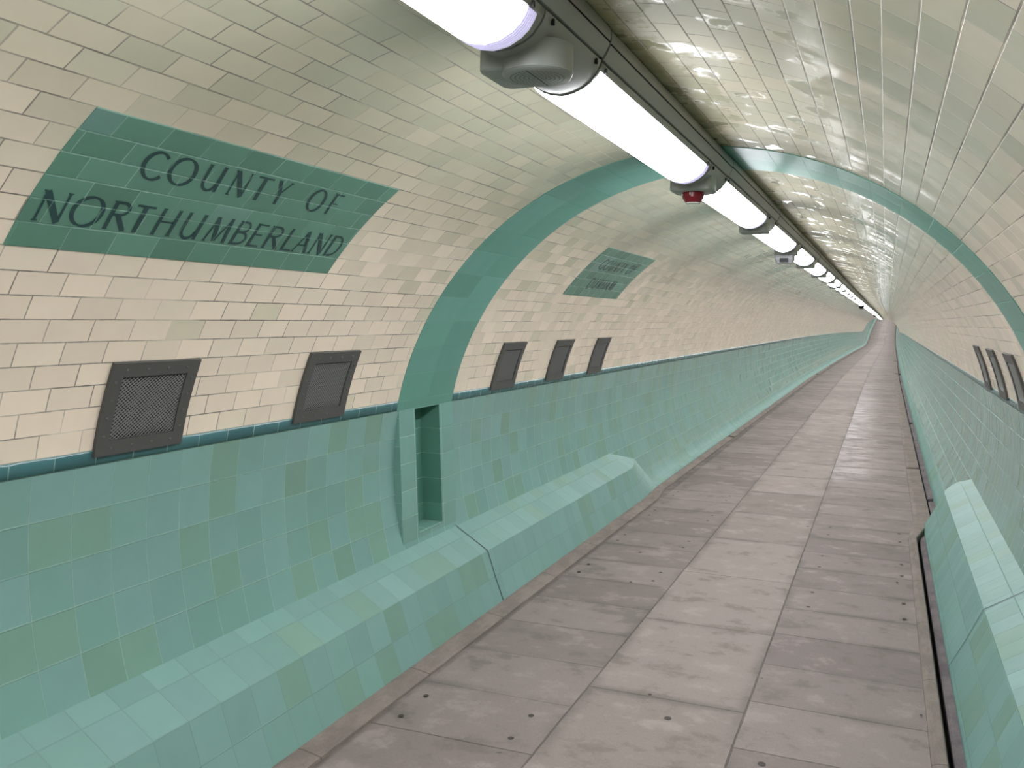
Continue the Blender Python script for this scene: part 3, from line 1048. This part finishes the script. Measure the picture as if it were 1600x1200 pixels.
# round speaker under the first end cover
ys_ = J0 + 1.80
sp = empty('speaker', (CX + .043, ys_ + .01, ZC + 1.386))
mb = MB()
circ = [(.086 * math.cos(i * math.pi / 18), .090 * math.sin(i * math.pi / 18)) for i in range(36)]
mb.prism(circ, 0., .006, bot_scale=.93)
mb.prism(circ, .006, .075, top_scale=1.0)
bevel(mb.build('speaker_housing', M_pod, sp), .002, 2, 50)
mb = MB()
for ring_i in range(1, 7):
    rr_ = .0108 * ring_i
    nn = 6 * ring_i
    for i in range(nn):
        a = 2 * math.pi * (i + .5 * (ring_i % 2)) / nn
        x, y = rr_ * math.cos(a), rr_ * 1.03 * math.sin(a)
        tx, ty = -math.sin(a) * .0034, math.cos(a) * .0034
        nx, ny = math.cos(a) * .0013, math.sin(a) * .0013
        mb.add([(x - tx - nx, y - ty - ny, -.0006), (x + tx - nx, y + ty - ny, -.0006), (x + tx + nx, y + ty + ny, -.0006), (x - tx + nx, y - ty + ny, -.0006)], [(0, 1, 2, 3)])
mb.box(-.0016, .0016, -.076, .076, -.0006, -.0004)
mb.build('speaker_grille', plain('grille_slot', (.055, .065, .062), .6), sp)
tag(sp, 'round grey speaker with perforated face hanging under the first light joint', 'speaker')

# red beacon
yb = J0 + UL + PODY
be = empty('alarm_beacon', (CX, yb, ZC + 1.397))
def octo(r, n=16): return [(r * math.cos((i + .5) * 2 * math.pi / n), r * math.sin((i + .5) * 2 * math.pi / n)) for i in range(n)]
mb = MB(); mb.prism(octo(.050), -.026, 0); mb.prism(octo(.050), -.049, -.026, bot_scale=.70)
bevel(mb.build('beacon_body', M_red, be), .0015, 2, 30)
mb = MB(); mb.prism(octo(.032), -.0535, -.049)
mb.build('beacon_lens', M_white, be)
for x0, y0_ in ((-.0075, -.0502), (-.0475, -.0225)):
    mb = MB(); mb.box(x0, x0 + .004, y0_, y0_ + .004, -.018, -.006) if y0_ < -.04 else mb.box(x0 - .002, x0 + .005, y0_, y0_ + .007, -.02, -.010)
    mb.build('white_mark', M_white, be)
tag(be, 'small dark red round alarm beacon hanging under the second light joint', 'beacon')

# pale camera
yc = J0 + UL * 3 + PODY
cmr = empty('surveillance_camera', (CX - .01, yc, ZC + 1.398))
mb = MB()
body = rrect(.082, .072, .02)
mb.prism(body, -.042, 0.); mb.prism(body, -.076, -.042, bot_scale=.80)
bevel(mb.build('camera_housing', M_cam, cmr), .003, 2, 30)
mb = MB()
mb.box(-.036, .036, -.080, -.04, -.064, -.032)
mb.build('camera_window', M_glass, cmr)
tag(cmr, 'small pale grey camera with a dark rectangular window under the ceiling lights', 'camera')

# two dark domes hanging from the far stretch of the row
for yk, lab in ((34.1, 'tiny dark dome under the far lights, nearer of the two'), (59.2, 'tiny dark dome under the far lights, farther of the two')):
    dx, dz = off(yk)
    mb = MB()
    n = 12
    prev = None
    rings = [(.09, 0.), (.09, -.03), (.075, -.075), (.04, -.10), (.005, -.106)]
    vs = [(r_ * math.cos(i * 2 * math.pi / n), r_ * math.sin(i * 2 * math.pi / n), z_) for r_, z_ in rings for i in range(n)]
    fs = [(k * n + i, k * n + (i + 1) % n, (k + 1) * n + (i + 1) % n, (k + 1) * n + i) for k in range(len(rings) - 1) for i in range(n)]
    mb.add(vs, fs + [tuple(range(n))])
    o = mb.build('camera_dome', M_glass, smooth=True)
    o.location = (CX + dx, yk, ZC + 1.40 + dz)
    tag(o, lab, 'camera', 'dark domes under the far lights')
